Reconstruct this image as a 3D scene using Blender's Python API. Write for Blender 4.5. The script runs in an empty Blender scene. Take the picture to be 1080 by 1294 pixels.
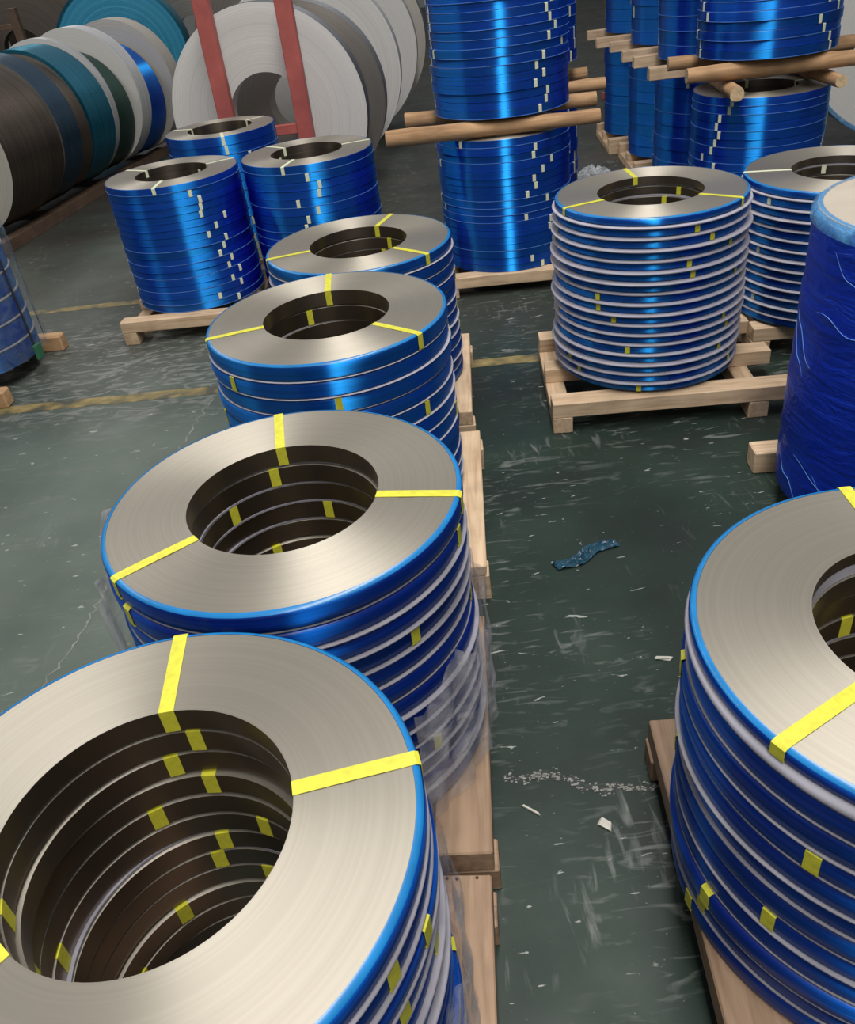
import bpy, bmesh, math, random
from mathutils import Vector, Matrix

SC = bpy.context.scene
COL = SC.collection
PI = math.pi
RAD = math.radians
random.seed(7)

# ------------------------------------------------------------------ camera
CAM_H = 2.2
cam = bpy.data.cameras.new('camera')
cam.sensor_fit = 'VERTICAL'
cam.sensor_height = 36.0
cam.lens = 36.0 * 1051.35 / 1294.0
cam.clip_start = 0.05
cam.clip_end = 200
cam_o = bpy.data.objects.new('camera', cam)
COL.objects.link(cam_o)
pit, rol = RAD(34.743), RAD(-7.704)
fw = Vector((0, math.cos(pit), -math.sin(pit)))
rt = Vector((1, 0, 0))
up = rt.cross(fw)
r2 = math.cos(rol) * rt + math.sin(rol) * up
u2 = -math.sin(rol) * rt + math.cos(rol) * up
cam_o.matrix_world = Matrix(((r2.x, u2.x, -fw.x, 0), (r2.y, u2.y, -fw.y, 0), (r2.z, u2.z, -fw.z, CAM_H), (0, 0, 0, 1)))
SC.camera = cam_o

# ------------------------------------------------------------------ world, lights, exposure
w = bpy.data.worlds.new('world')
SC.world = w
w.use_nodes = True
bg = w.node_tree.nodes['Background']
bg.inputs['Color'].default_value = (0.97, 0.98, 1.0, 1)
bg.inputs['Strength'].default_value = 0.37


def area(name, loc, rot, sx, sy, power, color=(1, 0.98, 0.94)):
    l = bpy.data.lights.new(name, 'AREA')
    l.shape = 'RECTANGLE'
    l.size, l.size_y = sx, sy
    l.energy = power
    l.color = color
    o = bpy.data.objects.new(name, l)
    COL.objects.link(o)
    o.location = loc
    o.rotation_euler = rot
    return o


# skylight strip along the roof of the hall, and an added fill strip
area('skylight_middle', (0.5, -0.2, 8.0), (0, 0, RAD(-6)), 1.4, 12, 980)
area('fill_left', (-7.5, 12.0, 8.0), (0, 0, RAD(-6)), 1.6, 16, 450)  # unseen strip, added to brighten the left side
SC.view_settings.view_transform = 'Standard'
SC.view_settings.look = 'None'
SC.view_settings.exposure = 0.0
SC.view_settings.gamma = 1.0
SC.view_settings.use_curve_mapping = False

# ------------------------------------------------------------------ materials


def mat(name):
    m = bpy.data.materials.new(name)
    m.use_nodes = True
    nt = m.node_tree
    return m, nt, nt.nodes['Principled BSDF']


def N(nt, t, **kw):
    n = nt.nodes.new(t)
    for k, v in kw.items():
        if k in n.inputs:
            n.inputs[k].default_value = v
        else:
            setattr(n, k, v)
    return n


def ramp(nt, src, stops, interp='LINEAR'):
    r = nt.nodes.new('ShaderNodeValToRGB')
    cr = r.color_ramp
    cr.interpolation = interp
    while len(cr.elements) < len(stops):
        cr.elements.new(0.5)
    for e, (p, c) in zip(cr.elements, stops):
        e.position = p
        e.color = (c[0], c[1], c[2], 1) if not isinstance(c, (int, float)) else (c, c, c, 1)
    nt.links.new(src, r.inputs['Fac'])
    return r


def mixc(nt, fac, a, b, blend='MIX'):
    m = nt.nodes.new('ShaderNodeMix')
    m.data_type = 'RGBA'
    m.blend_type = blend
    for sock, v in ((m.inputs[0], fac), (m.inputs[6], a), (m.inputs[7], b)):
        if hasattr(v, 'links') or isinstance(v, bpy.types.NodeSocket):
            nt.links.new(v, sock)
        elif isinstance(v, (int, float)):
            sock.default_value = v
        else:
            sock.default_value = (v[0], v[1], v[2], 1)
    return m.outputs[2]


def radius_noise(nt, scale, seed=0.0, detail=3.0):
    """1-D noise over the distance from the object's axis: the wound edges of a coil."""
    tc = N(nt, 'ShaderNodeTexCoord')
    sp = N(nt, 'ShaderNodeSeparateXYZ')
    nt.links.new(tc.outputs['Object'], sp.inputs[0])
    cb = N(nt, 'ShaderNodeCombineXYZ')
    nt.links.new(sp.outputs['X'], cb.inputs['X'])
    nt.links.new(sp.outputs['Y'], cb.inputs['Y'])
    ln = N(nt, 'ShaderNodeVectorMath', operation='LENGTH')
    nt.links.new(cb.outputs[0], ln.inputs[0])
    ns = N(nt, 'ShaderNodeTexNoise', noise_dimensions='2D')
    oi = N(nt, 'ShaderNodeObjectInfo')
    c2 = N(nt, 'ShaderNodeCombineXYZ')
    nt.links.new(ln.outputs['Value'], c2.inputs['X'])
    mm = N(nt, 'ShaderNodeMath', operation='MULTIPLY')
    mm.inputs[1].default_value = 10.0
    nt.links.new(oi.outputs['Random'], mm.inputs[0])
    nt.links.new(mm.outputs[0], c2.inputs['Y'])
    nt.links.new(c2.outputs[0], ns.inputs['Vector'])
    ns.inputs['Scale'].default_value = scale
    ns.inputs['Detail'].default_value = detail
    return ns


def z_noise(nt, scale, detail=3.0, ang=1.5):
    """noise stretched round the axis: the layers of a wrap seen from the side."""
    tc = N(nt, 'ShaderNodeTexCoord')
    mp = N(nt, 'ShaderNodeMapping')
    mp.inputs['Scale'].default_value = (ang, ang, scale)
    nt.links.new(tc.outputs['Object'], mp.inputs['Vector'])
    oi = N(nt, 'ShaderNodeObjectInfo')
    va = N(nt, 'ShaderNodeVectorMath', operation='ADD')
    vm = N(nt, 'ShaderNodeVectorMath', operation='SCALE')
    vm.inputs[0].default_value = (7.0, 13.0, 31.0)
    nt.links.new(oi.outputs['Random'], vm.inputs['Scale'])
    nt.links.new(mp.outputs[0], va.inputs[0])
    nt.links.new(vm.outputs[0], va.inputs[1])
    ns = N(nt, 'ShaderNodeTexNoise')
    ns.inputs['Scale'].default_value = 1.0
    ns.inputs['Detail'].default_value = detail
    nt.links.new(va.outputs[0], ns.inputs['Vector'])
    return ns


def bump(nt, src, b, strength=0.2, dist=0.002):
    n = N(nt, 'ShaderNodeBump')
    n.inputs['Strength'].default_value = strength
    n.inputs['Distance'].default_value = dist
    nt.links.new(src, n.inputs['Height'])
    nt.links.new(n.outputs[0], b.inputs['Normal'])
    return n


def tangent(nt, b, aniso, rot=0.25):
    t = N(nt, 'ShaderNodeTangent', direction_type='RADIAL', axis='Z')
    nt.links.new(t.outputs[0], b.inputs['Tangent'])
    b.inputs['Anisotropic'].default_value = aniso
    b.inputs['Anisotropic Rotation'].default_value = rot


def steel_mat(name, c0, c1, rough=0.38, metal=1.0, aniso=0.75):
    m, nt, b = mat(name)
    ns = radius_noise(nt, 160, detail=4)
    r = ramp(nt, ns.outputs['Fac'], [(0.3, c0), (0.7, c1)])
    nt.links.new(r.outputs[0], b.inputs['Base Color'])
    b.inputs['Metallic'].default_value = metal
    b.inputs['Roughness'].default_value = rough
    tangent(nt, b, aniso)
    bump(nt, ns.outputs['Fac'], b, 0.12, 0.001)
    return m


def film_mat(name, deep, sheen, mixf=0.55, rough=0.42, aniso=0.8, bumpy=0.12, crisp=0.0):
    m, nt, b = mat(name)
    ns = z_noise(nt, 130, 4)
    oi = N(nt, 'ShaderNodeObjectInfo')
    rr = ramp(nt, oi.outputs['Random'], [(0.0, 0.62), (1.0, 1.18)])
    r = ramp(nt, ns.outputs['Fac'], [(0.3, [c * 0.75 for c in deep]), (0.7, [c * 1.2 for c in deep])])
    dc = mixc(nt, 1.0, r.outputs[0], rr.outputs[0], 'MULTIPLY')
    nt.links.new(dc, b.inputs['Base Color'])
    b.inputs['Roughness'].default_value = 0.3
    b.inputs['Specular IOR Level'].default_value = 0.35
    g = N(nt, 'ShaderNodeBsdfAnisotropic')
    sr = ramp(nt, ns.outputs['Fac'], [(0.3, [c * 0.6 for c in sheen]), (0.7, [c * 1.25 for c in sheen])])
    nt.links.new(sr.outputs[0], g.inputs['Color'])
    g.inputs['Roughness'].default_value = rough
    g.inputs['Anisotropy'].default_value = aniso
    tg = N(nt, 'ShaderNodeTangent', direction_type='RADIAL', axis='Z')
    nt.links.new(tg.outputs[0], g.inputs['Tangent'])
    bn = bump(nt, ns.outputs['Fac'], b, bumpy, 0.003)
    nt.links.new(bn.outputs[0], g.inputs['Normal'])
    mx = N(nt, 'ShaderNodeMixShader')
    mx.inputs[0].default_value = mixf
    nt.links.new(b.outputs[0], mx.inputs[1])
    nt.links.new(g.outputs[0], mx.inputs[2])
    if crisp:
        # the clear outer skin: a narrower, paler sheen
        g3 = N(nt, 'ShaderNodeBsdfAnisotropic')
        g3.inputs['Color'].default_value = (0.04, 0.60, 0.95, 1)
        g3.inputs['Roughness'].default_value = 0.46
        g3.inputs['Anisotropy'].default_value = 0.88
        nt.links.new(tg.outputs[0], g3.inputs['Tangent'])
        nt.links.new(bn.outputs[0], g3.inputs['Normal'])
        m3 = N(nt, 'ShaderNodeMixShader')
        m3.inputs[0].default_value = crisp
        nt.links.new(mx.outputs[0], m3.inputs[1])
        nt.links.new(g3.outputs[0], m3.inputs[2])
        mx = m3
    nt.links.new(mx.outputs[0], nt.nodes['Material Output'].inputs['Surface'])
    return m


def plain_mat(name, c, rough=0.5, var=0.15, scale=12.0, metal=0.0, bmp=0.0):
    m, nt, b = mat(name)
    tc = N(nt, 'ShaderNodeTexCoord')
    ns = N(nt, 'ShaderNodeTexNoise')
    ns.inputs['Scale'].default_value = scale
    ns.inputs['Detail'].default_value = 4
    nt.links.new(tc.outputs['Object'], ns.inputs['Vector'])
    r = ramp(nt, ns.outputs['Fac'], [(0.3, [x * (1 - var) for x in c]), (0.7, [min(1, x * (1 + var)) for x in c])])
    nt.links.new(r.outputs[0], b.inputs['Base Color'])
    b.inputs['Roughness'].default_value = rough
    b.inputs['Metallic'].default_value = metal
    if bmp:
        bump(nt, ns.outputs['Fac'], b, bmp, 0.01)
    return m


def wood_mat(name, light, dark, rough=0.7, sc=(3, 40, 40)):
    m, nt, b = mat(name)
    tc = N(nt, 'ShaderNodeTexCoord')
    oi = N(nt, 'ShaderNodeObjectInfo')
    va = N(nt, 'ShaderNodeVectorMath', operation='SCALE')
    va.inputs[0].default_value = (9, 5, 3)
    nt.links.new(oi.outputs['Random'], va.inputs['Scale'])
    ad = N(nt, 'ShaderNodeVectorMath', operation='ADD')
    nt.links.new(tc.outputs['Object'], ad.inputs[0])
    nt.links.new(va.outputs[0], ad.inputs[1])
    mp = N(nt, 'ShaderNodeMapping')
    mp.inputs['Scale'].default_value = sc
    nt.links.new(ad.outputs[0], mp.inputs['Vector'])
    ns = N(nt, 'ShaderNodeTexNoise')
    ns.inputs['Scale'].default_value = 1.0
    ns.inputs['Detail'].default_value = 6
    ns.inputs['Distortion'].default_value = 0.6
    nt.links.new(mp.outputs[0], ns.inputs['Vector'])
    r = ramp(nt, ns.outputs['Fac'], [(0.25, dark), (0.6, light)])
    n2 = N(nt, 'ShaderNodeTexNoise')
    n2.inputs['Scale'].default_value = 7
    nt.links.new(ad.outputs[0], n2.inputs['Vector'])
    r2_ = ramp(nt, n2.outputs['Fac'], [(0.3, 0.8), (0.6, 1.0)])
    nt.links.new(mixc(nt, 1.0, r.outputs[0], r2_.outputs[0], 'MULTIPLY'), b.inputs['Base Color'])
    b.inputs['Roughness'].default_value = rough
    bump(nt, ns.outputs['Fac'], b, 0.25, 0.004)
    return m


def clear_mat(name, tint, opacity, rough=0.15):
    m, nt, b = mat(name)
    b.inputs['Base Color'].default_value = (*tint, 1)
    b.inputs['Roughness'].default_value = rough
    tr = N(nt, 'ShaderNodeBsdfTransparent')
    mx = N(nt, 'ShaderNodeMixShader')
    tc = N(nt, 'ShaderNodeTexCoord')
    ns = N(nt, 'ShaderNodeTexNoise')
    ns.inputs['Scale'].default_value = 9
    ns.inputs['Detail'].default_value = 5
    ns.inputs['Distortion'].default_value = 1.2
    nt.links.new(tc.outputs['Object'], ns.inputs['Vector'])
    r = ramp(nt, ns.outputs['Fac'], [(0.35, opacity * 0.45), (0.75, min(1, opacity * 1.6))])
    nt.links.new(r.outputs[0], mx.inputs[0])
    nt.links.new(tr.outputs[0], mx.inputs[1])
    nt.links.new(b.outputs[0], mx.inputs[2])
    nt.links.new(mx.outputs[0], nt.nodes['Material Output'].inputs['Surface'])
    bump(nt, ns.outputs['Fac'], b, 0.6, 0.02)
    return m


M = {}
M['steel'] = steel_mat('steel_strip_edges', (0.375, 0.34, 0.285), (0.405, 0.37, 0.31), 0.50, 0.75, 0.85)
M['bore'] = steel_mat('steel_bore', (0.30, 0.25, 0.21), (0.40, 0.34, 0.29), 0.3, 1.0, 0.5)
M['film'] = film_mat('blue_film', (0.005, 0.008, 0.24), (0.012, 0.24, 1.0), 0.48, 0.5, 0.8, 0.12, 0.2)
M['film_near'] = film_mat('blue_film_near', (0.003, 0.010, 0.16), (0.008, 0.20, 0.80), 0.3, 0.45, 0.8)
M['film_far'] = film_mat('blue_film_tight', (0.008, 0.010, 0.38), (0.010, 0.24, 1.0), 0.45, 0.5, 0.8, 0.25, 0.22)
M['film_line'] = plain_mat('film_edge_line', (0.10, 0.24, 0.62), 0.3, 0.3, 9)
M['film_lip'] = plain_mat('film_lip', (0.008, 0.17, 0.44), 0.25)
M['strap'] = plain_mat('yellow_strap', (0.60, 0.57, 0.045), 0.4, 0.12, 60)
M['strap_overlit'] = plain_mat('overlit_strap', (0.75, 0.78, 0.55), 0.4, 0.08, 60)  # yellow strap paled: overexposure on the far coils put into its colour
M['spacer'] = plain_mat('pale_spacer', (0.38, 0.365, 0.42), 0.55, 0.1, 10)
M['spacer_shaded'] = plain_mat('shaded_spacer', (0.25, 0.24, 0.28), 0.55, 0.2, 10)  # pale spacer darkened: shade on the near stacks put into its colour
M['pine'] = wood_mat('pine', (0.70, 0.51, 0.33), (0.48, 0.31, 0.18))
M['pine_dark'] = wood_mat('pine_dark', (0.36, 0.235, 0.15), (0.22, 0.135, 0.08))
M['log'] = wood_mat('log_wood', (0.55, 0.33, 0.17), (0.28, 0.15, 0.07), 0.8, (2.5, 25, 25))
M['logend'] = plain_mat('sawn_end', (0.62, 0.45, 0.26), 0.8, 0.2, 40)
M['knot'] = plain_mat('knot', (0.05, 0.025, 0.012), 0.8)
M['red_steel'] = plain_mat('red_painted_steel', (0.42, 0.10, 0.085), 0.5, 0.2, 6)
M['brown_steel'] = plain_mat('brown_painted_steel', (0.12, 0.075, 0.05), 0.6, 0.25, 6)
M['paper'] = steel_mat('pale_roll_face', (0.60, 0.58, 0.55), (0.72, 0.70, 0.67), 0.5, 0.0, 0.0)
M['cream'] = steel_mat('cream_roll_face', (0.52, 0.48, 0.42), (0.66, 0.62, 0.55), 0.45, 0.3, 0.3)
M['grey_face'] = steel_mat('grey_roll_face', (0.22, 0.20, 0.18), (0.34, 0.31, 0.28), 0.4, 0.6, 0.5)
M['brown_rim'] = film_mat('brown_roll_rim', (0.045, 0.034, 0.027), (0.26, 0.21, 0.17), 0.4, 0.4, 0.5, 0.8)
M['green_rim'] = film_mat('dark_green_roll_rim', (0.012, 0.035, 0.03), (0.10, 0.2, 0.17), 0.4, 0.35, 0.5, 0.8)
M['navy_rim'] = film_mat('dark_navy_roll_rim', (0.012, 0.03, 0.055), (0.10, 0.18, 0.26), 0.4, 0.3, 0.5, 0.8)
M['grey_rim'] = film_mat('grey_roll_rim', (0.16, 0.17, 0.19), (0.45, 0.46, 0.50), 0.5, 0.3, 0.6, 0.3)
M['teal_rim'] = film_mat('teal_roll_rim', (0.004, 0.065, 0.11), (0.06, 0.36, 0.52), 0.4, 0.3, 0.5, 0.9)
M['white_rim'] = film_mat('white_roll_rim', (0.55, 0.55, 0.56), (0.7, 0.7, 0.72), 0.3, 0.4, 0.5, 0.2)
M['brown_face'] = steel_mat('brown_roll_face', (0.085, 0.07, 0.056), (0.14, 0.115, 0.095), 0.4, 0.3, 0.3)
M['blue_face'] = steel_mat('blue_wrapped_face', (0.025, 0.26, 0.48), (0.10, 0.50, 0.74), 0.22, 0.3, 0.3)
M['dark'] = plain_mat('dark_rubber', (0.02, 0.02, 0.022), 0.6)
M['green_pad'] = plain_mat('green_corner_pad', (0.03, 0.14, 0.07), 0.5)
M['clear'] = clear_mat('clear_film', (0.85, 0.87, 0.9), 0.35)
M['clear_thin'] = clear_mat('clear_film_thin', (0.8, 0.78, 0.8), 0.22)
M['clear_faint'] = clear_mat('clear_film_faint', (0.30, 0.38, 0.42), 0.10)
M['blue_clear'] = clear_mat('blue_clear_film', (0.10, 0.32, 0.62), 0.5)
M['board'] = plain_mat('cover_board', (0.43, 0.375, 0.31), 0.6, 0.08, 5)
M['crumb'] = plain_mat('concrete_crumbs', (0.20, 0.20, 0.18), 0.9, 0.5, 60)
M['chip'] = plain_mat('chip', (0.5, 0.48, 0.42), 0.8, 0.15, 30)
M['scrap'] = plain_mat('film_scrap', (0.012, 0.05, 0.08), 0.3, 0.3, 20)
M['pale_line'] = plain_mat('pale_worn_line', (0.19, 0.20, 0.18), 0.8, 0.35, 30)
M['crease'] = plain_mat('film_crease', (0.12, 0.28, 0.65), 0.2)


def wrap_mat():
    m = film_mat('stretch_wrapped_blue', (0.004, 0.016, 0.40), (0.05, 0.22, 0.85), 0.4, 0.3, 0.2, 0.0)
    nt = m.node_tree
    tc = N(nt, 'ShaderNodeTexCoord')
    mp = N(nt, 'ShaderNodeMapping')
    mp.inputs['Scale'].default_value = (5, 5, 16)
    mp.inputs['Rotation'].default_value = (0.25, 0.1, 0)
    nt.links.new(tc.outputs['Object'], mp.inputs['Vector'])
    ns = N(nt, 'ShaderNodeTexNoise')
    ns.inputs['Scale'].default_value = 1.2
    ns.inputs['Detail'].default_value = 6
    ns.inputs['Distortion'].default_value = 1.5
    nt.links.new(mp.outputs[0], ns.inputs['Vector'])
    for b in [n for n in nt.nodes if n.type in ('BSDF_PRINCIPLED', 'BSDF_GLOSSY', 'BSDF_ANISOTROPIC')]:
        bump(nt, ns.outputs['Fac'], b, 0.5, 0.02)
    return m


M['wrap'] = wrap_mat()


def floor_mat():
    m, nt, b = mat('painted_concrete')
    tc = N(nt, 'ShaderNodeTexCoord')

    def noise(scale, detail=5, vec=None, dist=0.0, off=0.0):
        mp = N(nt, 'ShaderNodeMapping')
        mp.inputs['Scale'].default_value = vec or (1, 1, 1)
        mp.inputs['Location'].default_value = (off, off * 1.7, 0)
        mp.inputs['Rotation'].default_value = (0, 0, RAD(8))
        nt.links.new(tc.outputs['Object'], mp.inputs['Vector'])
        n = N(nt, 'ShaderNodeTexNoise')
        n.inputs['Scale'].default_value = scale
        n.inputs['Detail'].default_value = detail
        n.inputs['Distortion'].default_value = dist
        nt.links.new(mp.outputs[0], n.inputs['Vector'])
        return n.outputs['Fac']
    def mul(p, q):
        n = N(nt, 'ShaderNodeMath', operation='MULTIPLY')
        nt.links.new(p, n.inputs[0])
        nt.links.new(q, n.inputs[1])
        return n.outputs[0]
    sp = N(nt, 'ShaderNodeSeparateXYZ')
    nt.links.new(tc.outputs['Object'], sp.inputs[0])

    def span(axis, lo, hi):
        n = N(nt, 'ShaderNodeMapRange')
        n.inputs['From Min'].default_value = lo
        n.inputs['From Max'].default_value = hi
        nt.links.new(sp.outputs[axis], n.inputs['Value'])
        return n.outputs[0]
    base = ramp(nt, noise(1.3, 6), [(0.32, (0.018, 0.022, 0.020)), (0.52, (0.021, 0.035, 0.027)), (0.7, (0.032, 0.049, 0.038))]).outputs[0]
    # brighter light on the open left bay, painted in as a paler, greyer tone
    left_lit = mul(span('X', -0.2, -1.1), ramp(nt, noise(1.1, 6, off=31.0), [(0.3, 0.45), (0.65, 1.0)]).outputs[0])
    base = mixc(nt, left_lit, base, (0.105, 0.130, 0.108))
    # brown-grey traffic film in the far bays
    gm = mul(span('Y', 4.2, 6.2), ramp(nt, noise(0.9, 5, off=3.0), [(0.35, 0.35), (0.65, 1.0)]).outputs[0])
    base = mixc(nt, gm, base, (0.062, 0.060, 0.052))
    # scuffs in patches, mostly drawn out sideways, some lengthwise
    pt = ramp(nt, noise(1.3, 5, off=9.0), [(0.44, 0.0), (0.60, 1.0)]).outputs[0]
    sc = ramp(nt, noise(1.0, 12, (4.5, 20, 1), 1.6, 5.0), [(0.56, 0.0), (0.70, 1.0)]).outputs[0]
    base = mixc(nt, mul(sc, pt), base, (0.13, 0.142, 0.128))
    # the bay crossed by the yellow lines is scraped down to pale concrete in streaks
    bay = mul(mul(span('Y', 4.3, 5.0), span('Y', 6.6, 5.9)), span('X', 0.2, -0.8))
    sc3 = ramp(nt, noise(1.0, 12, (5, 13, 1), 1.8, 65.0), [(0.50, 0.0), (0.64, 1.0)]).outputs[0]
    base = mixc(nt, mul(sc3, bay), base, (0.21, 0.215, 0.195))
    pt2 = ramp(nt, noise(2.1, 4, off=49.0), [(0.55, 0.0), (0.66, 1.0)]).outputs[0]
    sc2 = ramp(nt, noise(1.0, 12, (26, 5, 1), 1.0, 55.0), [(0.56, 0.0), (0.72, 1.0)]).outputs[0]
    base = mixc(nt, mul(sc2, pt2), base, (0.15, 0.16, 0.15))
    sp2 = ramp(nt, noise(1.0, 7, (12, 34, 1), 0.6, 15.0), [(0.68, 0.0), (0.71, 1.0)]).outputs[0]
    base = mixc(nt, sp2, base, (0.30, 0.31, 0.28))
    sp3 = ramp(nt, noise(1.0, 3, (60, 80, 1), 0.0, 25.0), [(0.25, 1.0), (0.29, 0.0)]).outputs[0]
    base = mixc(nt, sp3, base, (0.16, 0.17, 0.15))
    nt.links.new(base, b.inputs['Base Color'])
    ro = ramp(nt, noise(2.5, 5, off=20), [(0.3, 0.34), (0.7, 0.55)]).outputs[0]
    nt.links.new(ro, b.inputs['Roughness'])
    b.inputs['Specular IOR Level'].default_value = 0.2
    bump(nt, noise(18, 6), b, 0.15, 0.004)
    return m


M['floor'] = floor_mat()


def line_mat():
    m, nt, b = mat('worn_yellow_paint')
    tc = N(nt, 'ShaderNodeTexCoord')
    ns = N(nt, 'ShaderNodeTexNoise')
    ns.inputs['Scale'].default_value = 7
    ns.inputs['Detail'].default_value = 8
    nt.links.new(tc.outputs['Object'], ns.inputs['Vector'])
    r = ramp(nt, ns.outputs['Fac'], [(0.38, (0.07, 0.07, 0.05)), (0.52, (0.20, 0.155, 0.06)), (0.72, (0.36, 0.27, 0.11))])
    nt.links.new(r.outputs[0], b.inputs['Base Color'])
    b.inputs['Roughness'].default_value = 0.6
    return m


M['yline'] = line_mat()

# ------------------------------------------------------------------ helpers


def link(name, mesh, parent=None, loc=(0, 0, 0), rot=(0, 0, 0)):
    o = bpy.data.objects.new(name, mesh)
    COL.objects.link(o)
    o.parent = parent
    o.location = loc
    o.rotation_euler = rot
    return o


def tag(o, label, cat, group=None):
    o['label'] = label
    o['category'] = cat
    if group:
        o['group'] = group
    return o


def thing(name, label, cat, loc=(0, 0, 0), rot=(0, 0, 0), group=None):
    o = bpy.data.objects.new(name, None)
    o.empty_display_size = 0.1
    COL.objects.link(o)
    o.location = loc
    o.rotation_euler = rot
    return tag(o, label, cat, group)


def mesh_of(name, verts, faces, mats, fmat=None, smooth=True):
    me = bpy.data.meshes.new(name)
    me.from_pydata(verts, [], faces)
    for m in mats:
        me.materials.append(m)
    if fmat:
        for p, i in zip(me.polygons, fmat):
            p.material_index = i
    if smooth:
        for p in me.polygons:
            p.use_smooth = True
    me.validate()
    me.update()
    return me


def lathe(name, prof, seg, mats, segmat=None, closed=True, sharp=35, wob=0.0):
    """revolve a list of (r, z) points about Z; segmat gives a material per profile edge."""
    n = len(prof)
    vs, fs, fm = [], [], []
    for k in range(seg):
        a = 2 * PI * k / seg
        wv = 1 + wob * (math.sin(3 * a + 1.0) + 0.6 * math.sin(5 * a + 2.2))
        c, s = math.cos(a), math.sin(a)
        for r, z in prof:
            vs.append((r * wv * c, r * wv * s, z))
    m = n if closed else n - 1
    for k in range(seg):
        k2 = (k + 1) % seg
        for i in range(m):
            j = (i + 1) % n
            fs.append((k * n + i, k2 * n + i, k2 * n + j, k * n + j))
            fm.append(segmat[i] if segmat else 0)
    me = mesh_of(name, vs, fs, mats, fm)
    bm = bmesh.new()
    bm.from_mesh(me)
    bmesh.ops.recalc_face_normals(bm, faces=bm.faces)
    lim = RAD(sharp)
    for e in bm.edges:
        if len(e.link_faces) == 2 and e.calc_face_angle(0) > lim:
            e.smooth = False
    bm.to_mesh(me)
    bm.free()
    return me


def box_bm(bm, x0, x1, y0, y1, z0, z1, mi=0):
    vs = [bm.verts.new(p) for p in ((x0, y0, z0), (x1, y0, z0), (x1, y1, z0), (x0, y1, z0), (x0, y0, z1), (x1, y0, z1), (x1, y1, z1), (x0, y1, z1))]
    for f in ((0, 3, 2, 1), (4, 5, 6, 7), (0, 1, 5, 4), (1, 2, 6, 5), (2, 3, 7, 6), (3, 0, 4, 7)):
        fc = bm.faces.new([vs[i] for i in f])
        fc.material_index = mi
    return vs


def plank(name, lx, ly, lz, m, bev=0.004, rough=0.003, endm=None):
    """a sawn piece centred on x,y with its underside at z=0, bevelled and slightly out of true."""
    bm = bmesh.new()
    vs = box_bm(bm, -lx / 2, lx / 2, -ly / 2, ly / 2, 0, lz)
    for v in vs:
        v.co.x += random.uniform(-rough, rough)
        v.co.y += random.uniform(-rough, rough)
    bmesh.ops.bevel(bm, geom=list(bm.edges), offset=bev, segments=1, affect='EDGES')
    me = bpy.data.meshes.new(name)
    bm.to_mesh(me)
    bm.free()
    me.materials.append(m)
    return me


def tube(name, pts, rads, seg, mats, endmat=None, noise=0.0):
    vs, fs, fm = [], [], []
    n = len(pts)
    P = [Vector(p) for p in pts]
    for i, p in enumerate(P):
        d = (P[min(i + 1, n - 1)] - P[max(i - 1, 0)]).normalized()
        u = d.cross(Vector((0, 0, 1)))
        if u.length < 1e-3:
            u = Vector((1, 0, 0))
        u.normalize()
        q = u.cross(d)
        for k in range(seg):
            a = 2 * PI * k / seg
            r = rads[i] * (1 + random.uniform(-noise, noise))
            vs.append(tuple(p + r * (math.cos(a) * u + math.sin(a) * q)))
    for i in range(n - 1):
        for k in range(seg):
            k2 = (k + 1) % seg
            fs.append((i * seg + k, i * seg + k2, (i + 1) * seg + k2, (i + 1) * seg + k))
            fm.append(0)
    fs.append(tuple(range(seg)))
    fs.append(tuple(reversed(range((n - 1) * seg, n * seg))))
    fm += [endmat or 0] * 2
    me = mesh_of(name, vs, fs, mats, fm)
    me.polygons[len(fs) - 1].use_smooth = False
    me.polygons[len(fs) - 2].use_smooth = False
    bm = bmesh.new()
    bm.from_mesh(me)
    bmesh.ops.recalc_face_normals(bm, faces=bm.faces)
    for e in bm.edges:
        if len(e.link_faces) == 2 and e.calc_face_angle(0) > RAD(60):
            e.smooth = False
    bm.to_mesh(me)
    bm.free()
    return me


ORD = ['topmost', 'second', 'third', 'fourth', 'fifth', 'sixth', 'seventh', 'eighth', 'ninth', 'tenth', 'eleventh', 'twelfth', 'thirteenth', 'fourteenth', 'fifteenth', 'sixteenth', 'seventeenth', 'eighteenth', 'nineteenth', 'twentieth', 'twenty-first', 'twenty-second']
YAW = RAD(-5.9)
UX = Vector((math.cos(YAW), math.sin(YAW), 0))     # across the aisles
VX = Vector((-math.sin(YAW), math.cos(YAW), 0))    # along the aisles

# ------------------------------------------------------------------ setting: floor
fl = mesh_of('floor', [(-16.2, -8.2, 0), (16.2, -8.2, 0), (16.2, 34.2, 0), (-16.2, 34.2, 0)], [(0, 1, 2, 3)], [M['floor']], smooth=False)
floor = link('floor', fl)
floor['kind'] = 'structure'


M['wallpaint'] = plain_mat('hall_wall_paint', (0.42, 0.43, 0.42), 0.8, 0.1, 0.6)
for nm, (x0, x1, y0, y1) in {'wall_back': (-16, 16, 34, 34.2), 'wall_front': (-16, 16, -8.2, -8), 'wall_left': (-16.2, -16, -8.2, 34.2), 'wall_right': (16, 16.2, -8.2, 34.2)}.items():
    bm = bmesh.new()
    box_bm(bm, x0, x1, y0, y1, 0, 8.5)
    me = bpy.data.meshes.new(nm)
    bm.to_mesh(me)
    bm.free()
    me.materials.append(M['wallpaint'])
    link(nm, me)['kind'] = 'structure'


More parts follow.
